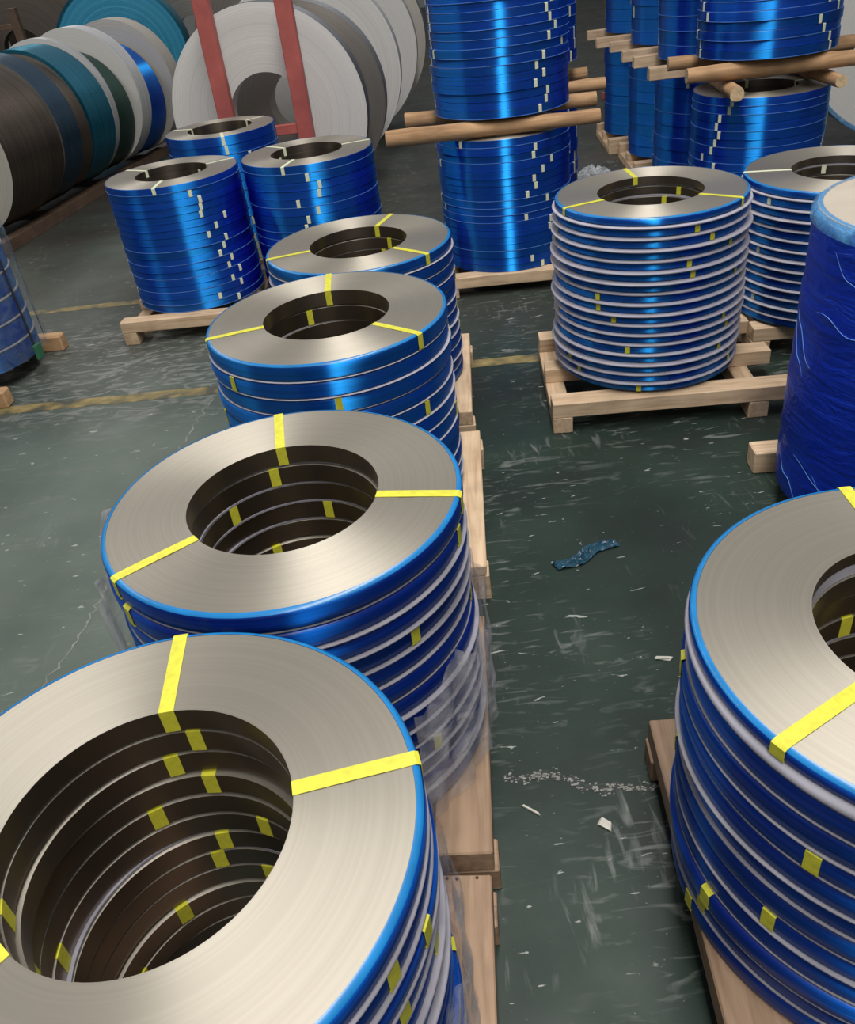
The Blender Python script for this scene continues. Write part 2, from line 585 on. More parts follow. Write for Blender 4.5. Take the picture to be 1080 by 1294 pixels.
def floor_strip(name, pts, half, m, z=0.0015, jag=0.0, step=0.06):
    L, R_ = [], []
    path = []
    for a, b in zip(pts[:-1], pts[1:]):
        a, b = Vector((a[0], a[1], 0)), Vector((b[0], b[1], 0))
        k = max(1, int((b - a).length / step))
        for i in range(k):
            path.append(a.lerp(b, i / k))
    path.append(Vector((pts[-1][0], pts[-1][1], 0)))
    vs = []
    for i, p in enumerate(path):
        d = (path[min(i + 1, len(path) - 1)] - path[max(i - 1, 0)]).normalized()
        n = Vector((-d.y, d.x, 0))
        c = p + n * random.uniform(-jag, jag)
        h = half * random.uniform(1 - min(0.7, jag * 60), 1)
        vs.append((*(c + n * h).xy, z))
        vs.append((*(c - n * h).xy, z))
    fs = [(2 * i + 1, 2 * i + 3, 2 * i + 2, 2 * i) for i in range(len(path) - 1)]
    o = link(name, mesh_of(name, vs, fs, [m], smooth=False), floor)
    return o


floor_strip('yellow_line', [(-9, 5.35), (-2.61, 4.93), (0.72, 4.66), (6, 4.2)], 0.06, M['yline'], jag=0.003)
floor_strip('yellow_line', [(-9, 7.3), (-2.79, 6.74), (-2.06, 6.69), (0.5, 6.5)], 0.055, M['yline'], jag=0.003)

# ------------------------------------------------------------------ coils
_cache = {}


def coil_meshes(R, ri, h, seg, far, lipped, wid, pale):
    key = (round(R, 4), round(ri, 4), round(h, 4), seg, far, lipped, wid, pale)
    if key in _cache:
        return _cache[key]
    rr = random.Random(int(R * 1e5) + int(h * 1e5))
    prof, sm = [(ri, 0.0), (ri, h)], [1]
    nr = 9 if not far else 4
    for i in range(1, nr):
        prof.append((ri + (R - ri) * i / nr, h + rr.uniform(-0.0006, 0.0004)))
        sm.append(0)
    prof += [(R, h), (R, 0.0)]
    sm += [0, 0, 0]
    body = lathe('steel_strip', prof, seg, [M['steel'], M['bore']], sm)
    if far:
        t = 0.006
        fp = [(R + 0.0005, h), (R + t, h - 0.0006), (R + t + 0.0006, h * 0.5), (R + t, 0.0035), (R + t + 0.0022, 0.0028), (R + t + 0.0018, 0.0006), (R + 0.0005, 0.0)]
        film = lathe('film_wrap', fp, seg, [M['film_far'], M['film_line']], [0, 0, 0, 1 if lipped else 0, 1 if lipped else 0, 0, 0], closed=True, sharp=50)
    else:
        t = 0.015
        fp = [(R + 0.0005, h + 0.0008), (R + t * 0.45, h - 0.0005), (R + t * 0.85, h - 0.005), (R + t, h - 0.012), (R + t, h * 0.4), (R + t * 0.85, 0.003), (R + 0.0005, 0.0)]
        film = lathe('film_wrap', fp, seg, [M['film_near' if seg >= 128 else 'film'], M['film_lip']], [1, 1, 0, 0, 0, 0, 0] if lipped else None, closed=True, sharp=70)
    # strap loop in the radial plane along +X
    o, th, g = R + t + (0.003 if far else 0.0015), (0.0006 if far else 0.0011), (0.0007 if far else 0.0014)
    outer = [(ri - g, -g), (ri - g, h + g), ((ri + R) / 2, h + g + 0.0006), (R + t * 0.6, h + g), (o, h - 0.003), (o, 0.002), (R, -g)]
    cx, cz = (ri + R) / 2, h / 2
    inner = [(x + th * (1 if x < cx else -1) if abs(x - cx) > 0.01 else x, z + (th if z < cz else -th) * 0.8) for x, z in outer]
    vs, fs = [], []
    hw = wid / 2
    n = len(outer)
    for y in (-hw, hw):
        vs += [(x, y, z) for x, z in outer]
        vs += [(x, y, z) for x, z in inner]
    for i in range(n):
        j = (i + 1) % n
        fs.append((i, j, 2 * n + j, 2 * n + i))
        fs.append((n + j, n + i, 3 * n + i, 3 * n + j))
        fs.append((j, i, n + i, n + j))
        fs.append((2 * n + i, 2 * n + j, 3 * n + j, 3 * n + i))
    strap = mesh_of('strap', vs, fs, [M['strap_overlit' if pale else 'strap']], smooth=False)
    _cache[key] = (body, film, strap)
    return _cache[key]


def coil(loc, R, ri, h, seg, far, straps, wid, pale, label, group, rotz=0.0, lip=True):
    body, film, strap = coil_meshes(R, ri, h, seg, far, (random.random() < 0.45) if far else lip, wid, pale)
    t = thing('steel_coil', label, 'steel coil', loc, (0, 0, rotz), group)
    link('steel_strip', body, t)
    link('film_wrap', film, t)
    for a in straps:
        link('strap', strap, t, rot=(0, 0, RAD(a) - rotz))
    return t


def spacer_mesh(R, ri, th, m='spacer'):
    key = ('sp', round(R, 4), round(ri, 4), round(th, 4), m)
    if key not in _cache:
        _cache[key] = lathe('spacer_ring', [(ri, 0), (ri, th), (R - th * 0.5, th), (R - th * 0.12, th * 0.8), (R, th * 0.5), (R - th * 0.12, th * 0.2), (R - th * 0.5, 0)], 96, [M[m]], sharp=50)
    return _cache[key]


def stack(x, y, z0, z1, n, R, where, group, ri=0.254, far=False, top_straps=(90, 0, -135), spacer=0.0, prot=0.01, jit=0.006, cluster=None, seg=96, wid=0.026, pale=None, first=None):
    """n strip coils one on another between z0 and z1, named by their place from the top."""
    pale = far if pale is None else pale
    rnd = random.Random(int(x * 1000) + int(y * 777) + int(z0 * 91))
    pitch = (z1 - z0) / n
    gap = 0.0022 if far else 0.0046
    for k in range(n):
        zt = z1 - k * pitch
        h = pitch - (spacer + gap if spacer else gap)
        zb = zt - h
        sth = spacer
        if first and k == 0:
            h -= first - spacer
            zb = zt - h
            sth = first
        dx, dy = (0, 0) if k == 0 else (rnd.uniform(-1, 1) * jit, rnd.uniform(-0.6, 0.6) * jit)
        if k == 0:
            st = list(top_straps)
        else:
            c = cluster if cluster is not None else rnd.uniform(0, 120)
            sprd = 9 if cluster is not None else 0
            c += rnd.gauss(0, sprd)
            st = [c, c + 120 + rnd.uniform(-8, 8), c - 120 + rnd.uniform(-8, 8)]
        if k == 0:
            lab = 'blue-filmed steel coil, topmost of the ' + where
        elif k == n - 1:
            lab = 'blue-filmed steel coil, lowest of the ' + where
        else:
            lab = 'blue-filmed steel coil, ' + ORD[k] + ' from top in the ' + where
        coil((x + dx, y + dy, zb), R, ri, h, seg, far, st, wid, pale, lab, group, rnd.uniform(0, 6.28), k == 0)
        if spacer and k < n - 1:
            sx, sy = rnd.uniform(-1, 1) * jit, rnd.uniform(-0.5, 0.5) * jit
            o = link('spacer_ring', spacer_mesh(R + (prot * rnd.choice((0.85, 1.0, 1.15)) if sth == spacer else 0.026), ri + rnd.choice((0.005, 0.02, 0.02)), sth, 'spacer_shaded' if seg >= 128 and sth == spacer else 'spacer'), None, (x + sx, y + sy, zb - gap * 0.5 - sth))
            tag(o, 'pale spacer ring, ' + ('first' if k == 0 else ORD[k]) + ' from top in the ' + where, 'spacer ring', 'pale spacer rings in the ' + where)


def vec(x, y):
    return Vector((x, y, 0))


# ---- pallets
PH = 0.17


def pallet(cx, cy, sx, sy, label, along='u', n_top=3, bw=0.11, rw=0.10, top_t=0.08, zt=PH, wide_edge=None, yaw=YAW, runners=2, inset=0.0, shift=0.0, wood='pine'):
    """top boards run along u (across) or v (lengthwise), the two runners under them the other way."""
    t = thing('wooden_pallet', label, 'pallet', (cx, cy, 0), (0, 0, yaw), 'wooden pallets under the coil stacks')
    rh = zt - top_t
    for i in range(n_top):
        f = -0.5 + i / (n_top - 1)
        w_ = wide_edge if (wide_edge and i in (0, n_top - 1)) else bw
        if along == 'u':
            o = link('board', plank('board', sx, w_, top_t, M[wood]), t, (0, f * (sy - w_), rh))
        else:
            o = link('board', plank('board', sy, w_, top_t, M[wood]), t, (f * (sx - w_), 0, rh), (0, 0, PI / 2))
    for i in range(runners):
        f = -0.5 + i / (runners - 1)
        if along == 'u':
            o = link('runner', plank('runner', sy, rw, rh, M[wood]), t, (f * (sx - rw - inset) - shift, 0, 0), (0, 0, PI / 2))
        else:
            o = link('runner', plank('runner', sx + 0.02, rw, rh, M[wood]), t, (0, f * (sy - rw - inset), 0))
    return t


# ---- front-left row
stack(-0.545, 0.890, PH, 1.022, 13, 0.462, 'front-left stack', 'coils in the front-left stack', top_straps=(92, 8, -133), spacer=0.007, prot=0.014, jit=0.009, seg=160, wid=0.03)
stack(-0.371, 1.853, PH, 1.031, 13, 0.458, 'second stack of the left row', 'coils in the second stack of the left row', top_straps=(95.5, -12.9, -145.3), spacer=0.006, prot=0.015, jit=0.008, seg=128, wid=0.028)
stack(-0.294, 3.207, PH, 0.998, 12, 0.468, 'third stack of the left row', 'coils in the third stack of the left row', top_straps=(90, -43, -167), spacer=0.003, prot=0.015, jit=0.006, wid=0.026)
stack(-0.169, 4.364, PH, 0.923, 12, 0.468, 'fourth stack of the left row', 'coils in the fourth stack of the left row', top_straps=(66, -46, -168), spacer=0.004, prot=0.017, jit=0.006, wid=0.026)
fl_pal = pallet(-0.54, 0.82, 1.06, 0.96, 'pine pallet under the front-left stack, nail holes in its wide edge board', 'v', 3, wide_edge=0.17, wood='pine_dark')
for wx, wy in ((-0.078, 1.245), (-0.052, 1.240), (0.0, 1.236)):
    d_ = Vector((wx + 0.54, wy - 0.82, 0))
    link('nail_hole', lathe('nail_hole', [(0.0003, 0.0), (0.0045, 0.0), (0.0045, 0.0008), (0.0003, 0.0008)], 10, [M['knot']]), fl_pal, (d_.dot(UX), d_.dot(VX), PH))
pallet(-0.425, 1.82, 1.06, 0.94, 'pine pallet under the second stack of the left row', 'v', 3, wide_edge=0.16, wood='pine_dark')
pallet(-0.255, 3.09, 1.02, 1.06, 'pine pallet under the third stack of the left row', 'v', 3, wide_edge=0.12, top_t=0.05)
pallet(-0.15, 4.32, 1.00, 1.0, 'pine pallet under the fourth stack of the left row', 'v', 3, wide_edge=0.12)



def film_sheath(x, y, R, z0, z1, a0, a1, label, m_='clear_thin'):
    """loose stretch film round part of a stack, a double-sided skin with ragged top edge."""
    n, m = 90, 9
    vs, fs = [], []
    for side in (0, 1):
        for i in range(n + 1):
            f = i / n
            a = RAD(a0 + (a1 - a0) * f)
            ztop = z1 + 0.05 * math.sin(7 * a) + 0.03 * math.sin(17 * a + 1)
            for j in range(m + 1):
                g = j / m
                r = R + 0.007 * math.sin(23 * a + 5 * g) + 0.004 * math.sin(51 * a - 9 * g) - side * 0.0012
                vs.append((r * math.cos(a), r * math.sin(a), ztop + (z0 - ztop) * g))
    K = (n + 1) * (m + 1)
    for i in range(n):
        for j in range(m):
            p = i * (m + 1) + j
            q = p + m + 1
            fs.append((p, q, q + 1, p + 1))
            fs.append((K + p, K + p + 1, K + q + 1, K + q))
    o = link('stretch_film', mesh_of('stretch_film', vs, fs, [M[m_]]), None, (x, y, 0))
    return tag(o, label, 'plastic film', 'loose clear film on the left row')


film_sheath(-0.371, 1.853, 0.505, 0.172, 0.62, -58, 60, 'loose clear film on the right flank of the second left-row stack')
film_sheath(-0.371, 1.853, 0.515, 0.172, 0.93, 150, 215, 'loose clear film hanging at the left flank of the second left-row stack')
film_sheath(-0.545, 0.890, 0.505, 0.172, 0.66, -70, 45, 'loose clear film on the right flank of the front-left stack')

# ---- right aisle
stack(0.991, 1.137, PH, 0.979, 12, 0.480, 'front-right stack', 'coils in the front-right stack', top_straps=(-153, -33, 87), spacer=0.006, prot=0.016, jit=0.007, seg=160, wid=0.03, first=0.03)
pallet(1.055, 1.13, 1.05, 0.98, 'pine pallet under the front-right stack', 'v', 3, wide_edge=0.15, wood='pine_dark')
stack(1.289, 4.148, PH, 1.045, 17, 0.448, 'ringed stack on the open pallet', 'coils in the ringed stack on the open pallet', top_straps=(90, -44, -166), spacer=0.011, prot=0.034, jit=0.005, wid=0.024)
pallet(1.345, 4.12, 1.20, 0.93, 'open pine pallet under the ringed stack in the right aisle', 'u', 3, bw=0.12, inset=0.12, shift=0.06)
stack(2.465, 4.57, PH, 0.911, 14, 0.485, 'dark stack behind the wrapped coil pack', 'coils in the dark stack behind the wrapped pack', top_straps=(162, 42, -78), spacer=0.010, prot=0.030, jit=0.005, wid=0.024, pale=True)
pallet(2.50, 4.68, 1.0, 0.9, 'pine pallet under the dark stack behind the wrapped pack', 'u', 3)

# ---- left back group
stack(-1.455, 6.26, PH, 1.02, 18, 0.455, 'tall blue stack at left', 'coils in the tall blue stack at left', far=True, top_straps=(25, 145, -95), cluster=-50, jit=0.003, wid=0.024)
pallet(-1.475, 6.21, 0.92, 1.0, 'pine pallet with a raised front board under the tall blue stack at left', 'u', 3)
stack(-0.50, 6.28, PH, 1.035, 16, 0.455, 'blue stack behind the fourth left-row stack', 'coils in the blue stack behind the left row', far=True, top_straps=(12, 132, -108), cluster=-95, jit=0.003, wid=0.024)
pallet(-0.50, 6.25, 0.90, 0.90, 'pine pallet under the blue stack behind the left row', 'u', 3)
stack(-1.22, 7.25, PH, 1.108, 14, 0.425, 'half-hidden blue stack before the white rolls', 'coils in the half-hidden stack before the white rolls', far=True, top_straps=(40, 160, -80), cluster=-70, jit=0.003, wid=0.024)
pallet(-1.22, 7.28, 0.9, 0.9, 'pine pallet under the half-hidden stack before the white rolls', 'u', 3)


def log(a, b, r, label, name='log', end_thick=1.0, bend=0.02, group='logs between the stacked coils', seg=14):
    a, b = Vector(a), Vector(b)
    n = 9
    mid = (a + b) / 2
    d = (b - a)
    L = d.length
    pts, rads = [], []
    ph = random.uniform(0, 6)
    for i in range(n):
        f = i / (n - 1)
        off = bend * math.sin(f * 5 + ph) * 0.5
        pts.append((L * (f - 0.5), off, 0))
        rads.append(r * (1 + 0.10 * math.sin(4 * f + ph)) * (0.96 if i in (0, n - 1) else 1))
    o = link(name, tube(name, pts, rads, seg, [M['log'], M['logend']], 1, 0.05), None, mid)
    o.rotation_euler = (0, 0, math.atan2(d.y, d.x))
    return tag(o, label, 'log', group)


# ---- two-tier stack in the middle
MX, MY = 0.875, 6.25
stack(MX, MY, 0.15, 1.03, 18, 0.458, 'lower tier of the middle two-tier stack', 'coils in the lower tier of the middle stack', far=True, cluster=-62, jit=0.004, wid=0.024)
pallet(MX, MY, 0.98, 0.98, 'worn pallet under the middle two-tier stack', 'u', 3, zt=0.15)
log((0.06, 5.98, 1.09), (1.46, 5.83, 1.09), 0.05, 'crooked peeled log under the front of the middle stack\'s upper tier')
log((0.22, 6.56, 1.09), (1.58, 6.42, 1.09), 0.05, 'log under the back of the middle stack\'s upper tier')
stack(MX + 0.01, MY + 0.02, 1.152, 2.11, 19, 0.452, 'upper tier of the middle two-tier stack', 'coils in the upper tier of the middle stack', far=True, cluster=-52, jit=0.008, wid=0.024)
# behind it
BX, BY = 1.20, 7.45
stack(BX, BY, 0.15, 1.03, 10, 0.458, 'lower tier hidden behind the middle stack', 'coils in the lower tier behind the middle stack', far=True, cluster=-35, jit=0.005, wid=0.024)
pallet(BX, BY, 0.98, 0.98, 'worn pallet under the stack hidden behind the middle stack', 'u', 3, zt=0.15)
log((0.75, 7.15, 1.085), (1.80, 7.03, 1.085), 0.045, 'round log lying lower behind the middle stack')
log((0.75, 7.75, 1.085), (1.80, 7.62, 1.085), 0.045, 'second round log lying lower behind the middle stack')
log((0.9, 7.0, 1.190), (0.96, 7.95, 1.190), 0.045, 'left upper cross log behind the middle stack')
log((1.45, 6.95, 1.190), (1.55, 7.9, 1.190), 0.045, 'right upper cross log behind the middle stack, sawn end showing')
stack(BX, BY, 1.248, 2.15, 12, 0.452, 'upper tier hidden behind the middle stack', 'coils in the upper tier behind the middle stack', far=True, cluster=-35, jit=0.008, wid=0.024)

# ---- back right two-tier stack
CX, CY = 2.80, 6.50
stack(CX, CY, 0.15, 1.02, 16, 0.462, 'lower tier of the back-right stack', 'coils in the lower tier of the back-right stack', far=True, cluster=-150, jit=0.004, wid=0.024)
pallet(CX, CY, 0.98, 0.98, 'worn pallet under the back-right two-tier stack', 'u', 3, zt=0.15)
log((2.44, 6.00, 1.075), (2.54, 7.05, 1.075), 0.045, 'left round log end-on below the back-right upper tier')
log((3.10, 5.95, 1.075), (3.20, 7.00, 1.075), 0.045, 'right round log end-on below the back-right upper tier')
log((2.16, 6.24, 1.186), (3.55, 6.06, 1.186), 0.05, 'long pale log across the front of the back-right stack')
log((2.22, 6.84, 1.186), (3.55, 6.70, 1.186), 0.05, 'long log across the back of the back-right stack')
stack(CX, CY, 1.250, 2.15, 16, 0.462, 'upper tier of the back-right stack', 'coils in the upper tier of the back-right stack', far=True, cluster=-66, jit=0.009, wid=0.024)
back = [(2.87, 7.62, 'first', -50), (2.96, 8.74, 'second', -60), (3.00, 9.86, 'third', -60)]
for bx, by, od, cl in back:
    wl = 'lower tier, ' + od + ' stack behind the back-right one'
    stack(bx, by, 0.15, 1.02, 9, 0.462, wl, 'coils in the ' + wl, far=True, cluster=cl - 40, jit=0.005, seg=72, wid=0.024)
    pallet(bx, by, 0.98, 0.98, 'worn pallet under the ' + od + ' stack behind the back-right one', 'u', 3, zt=0.15)
    for dy, nm in ((-0.40, 'front'), (0.30, 'back')):
        c = vec(bx, by) + VX * dy
        a, b = c - UX * 0.62, c + UX * 0.62
        ob = link('wooden_beam', plank('wooden_beam', 1.24, 0.10, 0.09, M['pine']), None, (c.x, c.y, 1.024), (0, 0, YAW))
        tag(ob, 'sawn beam at the ' + nm + ' under the upper tier, ' + od + ' stack behind back-right', 'beam', 'sawn beams between the back tiers')
    wl = 'upper tier, ' + od + ' stack behind the back-right one'
    stack(bx, by, 1.118, 2.05, 9, 0.462, wl, 'coils in the ' + wl, far=True, cluster=cl - 20, jit=0.009, seg=72, wid=0.024)

# ---- stretch-wrapped pack at right
RX, RY, RR, RZ0, RZ1 = 1.985, 2.78, 0.50, 0.115, 1.25
wp = thing('wrapped_coil_pack', 'tall coil pack tightly wrapped in glossy blue film at the right edge', 'coil pack', (RX, RY, RZ0), (0, 0, 0))
H = RZ1 - RZ0
prof = [(0.26, 0.0), (0.26, H * 0.5), (0.26, H - 0.02), (RR - 0.03, H - 0.012), (RR - 0.010, H - 0.018), (RR, H - 0.06)]
for i in range(1, 22):
    prof.append((RR + random.uniform(-0.006, 0.004), (H - 0.06) * (1 - i / 22)))
prof.append((RR - 0.005, 0.0))
link('wrapped_body', lathe('wrapped_body', prof, 120, [M['wrap']], sharp=60), wp)
link('cover_board', lathe('cover_board', [(0.0005, H - 0.0115), (0.0005, H - 0.004), (RR - 0.012, H - 0.004), (RR - 0.012, H - 0.0115)], 96, [M['board']], sharp=50), wp)
link('film_edge', lathe('film_edge', [(RR - 0.03, H - 0.002), (RR - 0.018, H + 0.001), (RR + 0.006, H - 0.02), (RR + 0.008, H - 0.05), (RR + 0.006, H - 0.05), (RR + 0.003, H - 0.022), (RR - 0.02, H - 0.001)], 120, [M['blue_clear']], sharp=70, wob=0.003), wp)
mk = link('pen_mark', plank('pen_mark', 0.13, 0.022, 0.0015, M['grey_face'], 0.0005), wp, (-0.27, -0.02, H - 0.0038), (0, 0, RAD(62)))
mk['label'] = 'dark grey stroke on the cover board'
for i in range(12):
    a0 = RAD(random.uniform(-200, -80))
    z = random.uniform(0.12, 0.92) * H
    da, dz = random.uniform(0.25, 0.8), random.uniform(-0.22, -0.04)
    pts = [((RR + 0.004) * math.cos(a0 + da * f), (RR + 0.004) * math.sin(a0 + da * f), z + dz * f + 0.012 * math.sin(9 * f + i)) for f in [j / 14 for j in range(15)]]
    link('film_crease', tube('film_crease', pts, [0.0004 + 0.0008 * math.sin(PI * j / 14) for j in range(15)], 5, [M['crease']]), wp)
for yy, nm in ((3.12, 'back'), (2.46, 'front')):
    o = link('wooden_beam', plank('wooden_beam', 1.05, 0.11, 0.112, M['pine'], 0.006), None, (2.03, yy, 0.0), (0, 0, YAW))
    tag(o, 'wooden beam on the floor under the ' + nm + ' of the wrapped coil pack', 'beam', 'beams under the wrapped pack')

# ---- film-covered stack at the left edge
FX, FY, FR = -3.0, 5.55, 0.47
fl_n = 6
fz0, fz1 = 0.13, 1.0
for k in range(fl_n):
    pit_ = (fz1 - fz0) / fl_n
    zb = fz0 + k * pit_
    lab = 'wide blue coil, ' + ('topmost' if k == fl_n - 1 else 'lowest' if k == 0 else ORD[fl_n - 1 - k] + ' from top') + ' of the cut-off left edge stack'
    coil((FX, FY, zb), FR, 0.254, pit_ - 0.02, 96, False, (62, 178), 0.026, True, lab, 'coils in the cut-off left edge stack')
    if k:
        o = link('spacer_ring', spacer_mesh(FR + 0.022, 0.26, 0.013, 'spacer_shaded'), None, (FX, FY, zb - 0.0165))
        tag(o, 'pale spacer ring, ' + ('first' if fl_n - k == 1 else ORD[fl_n - k - 1]) + ' from top in the left edge stack', 'spacer ring', 'pale spacer rings in the left edge stack')
for yy, lab in ((5.93, 'reddish beam poking out behind the left edge stack'), (5.06, 'reddish block end in front of the left edge stack')):
    o = link('wooden_beam', plank('wooden_beam', 1.15, 0.10, 0.115, M['log'], 0.01), None, (-3.02 if yy > 5.5 else -3.13, yy, 0), (0, 0, YAW))
    tag(o, lab, 'beam', 'beams under the left edge stack')
film_sheath(FX, FY, FR + 0.062, 0.15, 0.98, -120, 40, 'loose clear film bulging round the left edge stack', 'clear_faint')
bt = thing('binding_strap', 'black binding strap down the side of the left edge stack', 'strap', (FX, FY, fz0))
aa = RAD(-14)
pts = [((FR + 0.084) * math.cos(aa), (FR + 0.084) * math.sin(aa), z) for z in (-0.0, 0.3, 0.6, 0.9)]
link('strap_band', tube('strap_band', pts, [0.008] * 4, 6, [M['dark']]), bt)
pd = link('corner_pad', plank('corner_pad', 0.02, 0.07, 0.10, M['green_pad'], 0.004), bt, ((FR + 0.100) * math.cos(aa), (FR + 0.100) * math.sin(aa), 0.0), (0, 0, aa))

# ------------------------------------------------------------------ upright rolls


def roll(c, R, ri, wd, ax, face, rim, label, group, seg=96, lip=None, z=None, cover=None):
    """an upright roll; ax is the azimuth of its axis (degrees from +Y towards +X), wd its width."""
    z = R + 0.06 if z is None else z
    a = RAD(ax)
    t = thing('upright_coil', label, 'coil', (c[0], c[1], z), (PI / 2, 0, -a), group)
    nr = 7
    prof, sm = [(ri, wd)], []
    rr = random.Random(int(c[0] * 100) + int(c[1] * 31))
    for i in range(1, nr):
        prof.append((ri + (R - ri) * i / nr, wd + rr.uniform(-0.004, 0.004)))
    prof.append((R, wd - 0.004))
    k = len(prof)
    prof += [(R + 0.002, wd * 0.5), (R, 0.0), (ri, 0.0)]
    sm = [0] * (k - 1) + [1, 1, 0, 0]
    link('roll_body', lathe('roll_body', prof, seg, [M[face], M[rim]], sm), t, (0, 0, -wd))
    if lip:
        link('rim_wrap', lathe('rim_wrap', [(R - 0.03, 0.006), (R + 0.008, 0.006), (R + 0.014, -wd * 0.5), (R + 0.008, -wd - 0.004), (R + 0.004, -wd * 0.5), (R + 0.002, 0.0)], seg, [M[lip]], sharp=60), t)
    return t


# local +Z of the roll (before rotation) turns to -Y, i.e. towards the camera: c is the centre of the near face
# row of rolls along the left wall
ra, rb = Vector((-4.25, 9.0)), Vector((-3.42, 13.1))
rowdir = (rb - ra)
ax_rail = math.degrees(math.atan2(rowdir.x, rowdir.y))
ax_row = ax_rail + 7
specs = [  # width, radius, face, rim, lip, label
    (0.66, 0.75, 0.00, 'cream', 'brown_rim', None, 'wide brown-rimmed upright roll with cream face, nearest in the left row'),
    (0.30, 0.74, 0.00, 'cream', 'brown_rim', None, 'brown-rimmed upright roll, second in the left row'),
    (0.34, 0.76, 0.01, 'grey_face', 'navy_rim', None, 'dark navy upright roll beside the brown rolls'),
    (0.30, 0.71, 0.00, 'grey_face', 'brown_rim', None, 'narrow brown upright roll between navy and teal rolls'),
    (0.46, 0.75, 0.00, 'grey_face', 'teal_rim', 'teal_rim', 'glossy teal upright roll before the thin white-edged one'),
    (0.10, 0.78, 0.02, 'paper', 'white_rim', None, 'thin white-edged upright roll in the left row'),
    (0.46, 0.68, 0.02, 'grey_face', 'green_rim', None, 'dark green upright roll behind the thin white one'),
    (0.24, 0.80, 0.07, 'paper', 'white_rim', None, 'white-faced upright roll near the far end of the left row'),
    (0.52, 0.68, 0.09, 'grey_face', 'film_far', None, 'deep blue upright roll before the cream end roll'),
    (0.25, 0.80, 0.19, 'cream', 'cream', None, 'cream-faced upright roll at the far end of the left row'),
]
dirn = rowdir.normalized()
s = 0.0
for wd, R, lat, fc, rm, lp, lab in specs:
    c = ra + dirn * s + Vector((dirn.y, -dirn.x)) * lat
    roll((c.x, c.y), R, 0.27, wd, ax_row, fc, rm, lab, 'upright rolls of the left row', lip=lp, z=R + 0.125)
    s += wd + 0.045
# floor rail that carries the left row
rk = thing('floor_rail', 'dark steel floor rail carrying the left row of upright rolls', 'rail', (ra.x, ra.y, 0), (0, 0, -RAD(ax_rail)))
for dx in (-0.42, 0.42):
    link('rail_bar', plank('rail_bar', 0.12, 5.2, 0.12, M['brown_steel']), rk, (dx, 2.0, 0))
for i in range(4):
    link('cross_bar', plank('cross_bar', 0.84, 0.08, 0.05, M['brown_steel']), rk, (0, -0.2 + i * 1.4, 0))

# white rolls in the red rack
roll((-0.95, 8.5), 0.90, 0.36, 0.26, 6, 'paper', 'grey_rim', 'big white upright roll behind the red rack posts', 'white upright rolls behind the red rack')
roll((-0.74, 9.2), 0.88, 0.27, 0.30, 6, 'grey_face', 'grey_rim', 'dark grey-brown roll right behind the front white rack roll', 'upright rolls behind the red rack')
roll((-0.62, 10.3), 0.98, 0.29, 0.30, 6, 'paper', 'white_rim', 'cream-white upright roll, second behind the red rack', 'white upright rolls behind the red rack')
roll((-0.35, 11.9), 1.00, 0.29, 0.30, 6, 'paper', 'white_rim', 'white upright roll, third behind the red rack', 'white upright rolls behind the red rack')
roll((-0.20, 12.7), 1.02, 0.29, 0.30, 6, 'cream', 'grey_rim', 'grey-rimmed upright roll at the far end behind the red rack', 'white upright rolls behind the red rack')
# blue and grey rolls further back
roll((-3.75, 15.1), 1.02, 0.30, 0.40, -2, 'blue_face', 'teal_rim', 'big glossy blue-wrapped upright roll at upper left', 'upright rolls of the back rack', lip='teal_rim')
roll((-2.85, 16.6), 1.10, 0.30, 0.40, -2, 'grey_face', 'grey_rim', 'grey upright roll behind the blue-wrapped one', 'upright rolls of the back rack')
roll((-1.45, 14.9), 1.10, 0.30, 0.40, 0, 'grey_face', 'grey_rim', 'brown-grey upright roll above the white rack roll', 'upright rolls of the back rack')
roll((-6.05, 17.5), 1.2, 0.33, 0.40, -8, 'brown_face', 'brown_rim', 'dark brown upright roll with a black hole at the top-left corner', 'upright rolls of the back rack', z=1.24)
roll((-5.3, 18.6), 1.30, 0.32, 0.40, -8, 'brown_face', 'grey_rim', 'pale-rimmed dark roll beside the top-left one', 'upright rolls of the back rack')
# white roll at right
roll((5.05, 8.3), 1.05, 0.30, 0.35, 8, 'paper', 'white_rim', 'white upright roll at the top-right edge behind the blue stacks', 'white upright rolls at the right', lip='blue_clear')


def post_rack(c, ang, span, hgt, m, label, xs=(0, 1), bar_z=(0.9,), w_=0.14):
    t = thing('coil_rack', label, 'rack', (c[0], c[1], 0), (0, 0, RAD(ang)))
    for x in xs:
        link('post', plank('post', w_, 0.10, hgt, M[m], 0.006), t, (x * span, 0, 0))
    for z in bar_z:
        link('cross_bar', plank('cross_bar', span, 0.06, 0.08, M[m], 0.004), t, (span / 2, 0, z))
    link('base_bar', plank('base_bar', span + 0.3, 0.10, 0.08, M[m], 0.004), t, (span / 2, 0.06, 0))
    return t


post_rack((-1.28, 8.1), -5, 0.67, 2.05, 'red_steel', 'red steel rack posts standing before the white rolls', bar_z=(0.86,))
post_rack((-4.03, 14.75), -3, 0.62, 1.58, 'red_steel', 'low red-brown rack posts before the blue-wrapped roll', bar_z=(0.5,))
post_rack((-6.5, 16.8), -8, 0.75, 1.9, 'brown_steel', 'brown rack posts before the dark roll at the top-left corner', bar_z=(1.6,))
post_rack((3.35, 12.6), 0, 0.9, 2.0, 'red_steel', 'red-brown rack posts far behind the back stacks', bar_z=(0.5,))

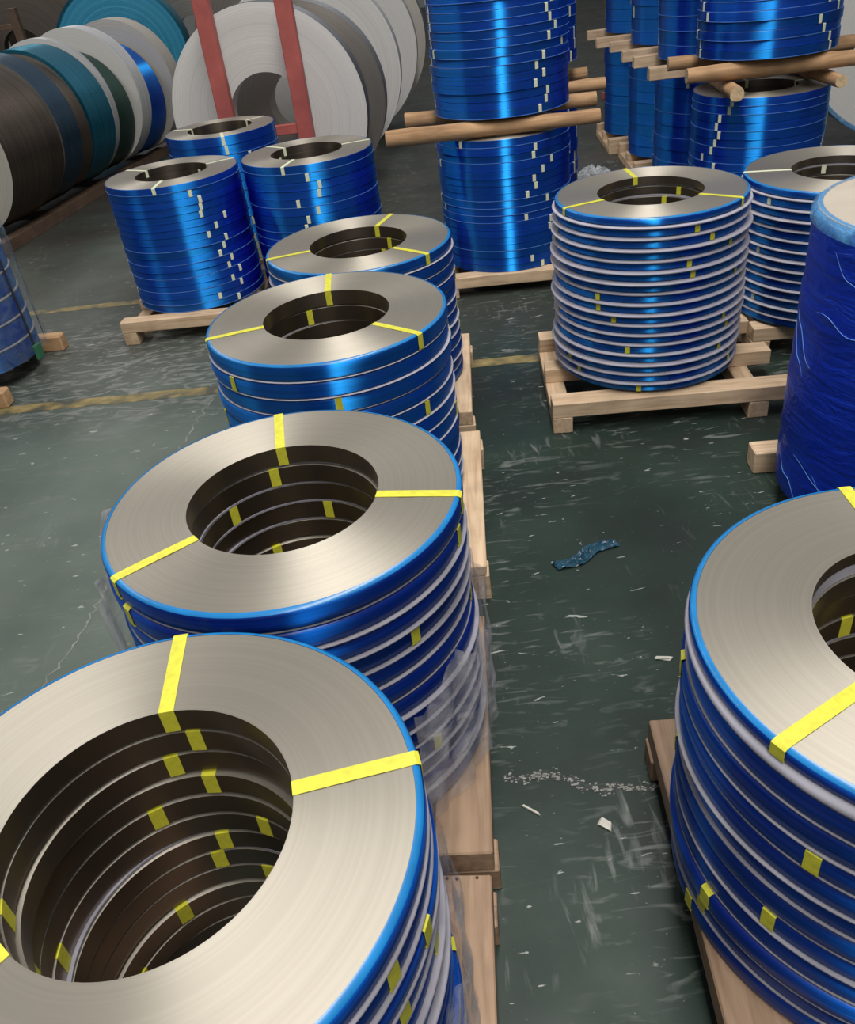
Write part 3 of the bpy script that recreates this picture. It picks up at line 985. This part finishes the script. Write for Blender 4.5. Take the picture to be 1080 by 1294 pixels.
# ------------------------------------------------------------------ small things on the floor
ch = mesh_of('plastic_heap', *(lambda: (lambda bm: (bmesh.ops.create_icosphere(bm, subdivisions=4, radius=0.2), [setattr(v, 'co', Vector((v.co.x * (1 + random.uniform(-.15, .15)), v.co.y * (1 + random.uniform(-.15, .15)), max(0.0, v.co.z * 0.75 * (1 + random.uniform(-.25, .25)))))) for v in bm.verts], [tuple(v.co) for v in bm.verts], [tuple(v.index for v in f.verts) for f in bm.faces])[2:])(bmesh.new()))(), [M['clear']], smooth=False)
tag(link('plastic_heap', ch, None, (2.04, 8.35, 0.002)), 'crumpled heap of clear plastic film on the floor behind the ringed stack', 'plastic film')


def chip(px, lab, lx, ly, rz, m='chip', lz=0.006):
    bm = bmesh.new()
    box_bm(bm, -lx / 2, lx / 2, -ly / 2, ly / 2, 0, lz)
    for v in bm.verts:
        v.co.x += random.uniform(-.2, .2) * lx
        v.co.y += random.uniform(-.2, .2) * ly
    me = bpy.data.meshes.new('debris_chip')
    bm.to_mesh(me)
    bm.free()
    me.materials.append(M[m])
    tag(link('debris_chip', me, None, (px[0], px[1], 0.001), (0, 0, rz)), lab, 'debris', 'bits lying in the aisle')


chip((0.76, 2.07), 'pale oblong chip on the green floor in the aisle', 0.055, 0.016, -0.2)
chip((0.395, 1.45), 'pale pointed flake on the floor beside the pallet edges', 0.035, 0.022, -0.7)
chip((0.19, 1.53), 'thin white splinter beside the front-left pallet', 0.06, 0.006, -0.7)

crk = [(0.13, 1.66), (0.19, 1.645), (0.24, 1.655), (0.29, 1.64), (0.35, 1.60), (0.41, 1.565), (0.47, 1.575), (0.53, 1.555), (0.60, 1.56), (0.66, 1.60)]
floor_strip('crack', crk, 0.011, M['dark'], 0.0012, 0.012, 0.012)
# crumbled concrete along the crack
bm = bmesh.new()
for a, b in zip(crk[:-1], crk[1:]):
    for i in range(26):
        f = random.random()
        c = Vector(a).lerp(Vector(b), f)
        q = random.uniform(0.0008, 0.0032)
        x, y = c.x + random.gauss(0, 0.008), c.y + random.gauss(0, 0.009)
        vs = box_bm(bm, x - q * 1.6, x + q * 1.6, y - q, y + q, 0.0005, q)
        for v in vs:
            v.co += Vector((random.uniform(-q, q), random.uniform(-q, q), 0)) * 0.6
me = bpy.data.meshes.new('crumbs')
bm.to_mesh(me)
bm.free()
me.materials.append(M['crumb'])
o = link('crumbs', me, floor)
o['kind'] = 'stuff'

# pale worn cracks across the left bay
floor_strip('crack', [(-1.56, 2.30), (-1.49, 2.60), (-1.433, 2.965), (-1.371, 3.547), (-1.346, 3.962), (-1.212, 4.733)], 0.006, M['pale_line'], 0.0012, 0.016, 0.025)
# scrap of blue film
bm = bmesh.new()
bmesh.ops.create_grid(bm, x_segments=26, y_segments=8, size=0.5)
for v in bm.verts:
    x, y = v.co.x, v.co.y
    v.co.x = x * 0.30
    v.co.y = y * 0.07 * (1 - 0.5 * abs(x)) + 0.012 * math.sin(9 * x)
    v.co.z = 0.006 + abs(random.gauss(0, 0.005))
me = bpy.data.meshes.new('film_scrap')
bm.to_mesh(me)
bm.free()
me.materials.append(M['scrap'])
tag(link('film_scrap', me, None, (0.63, 2.70, 0.0), (0, 0, 0.44)), 'dark blue-green scrap of film flat on the floor of the right aisle', 'plastic film')
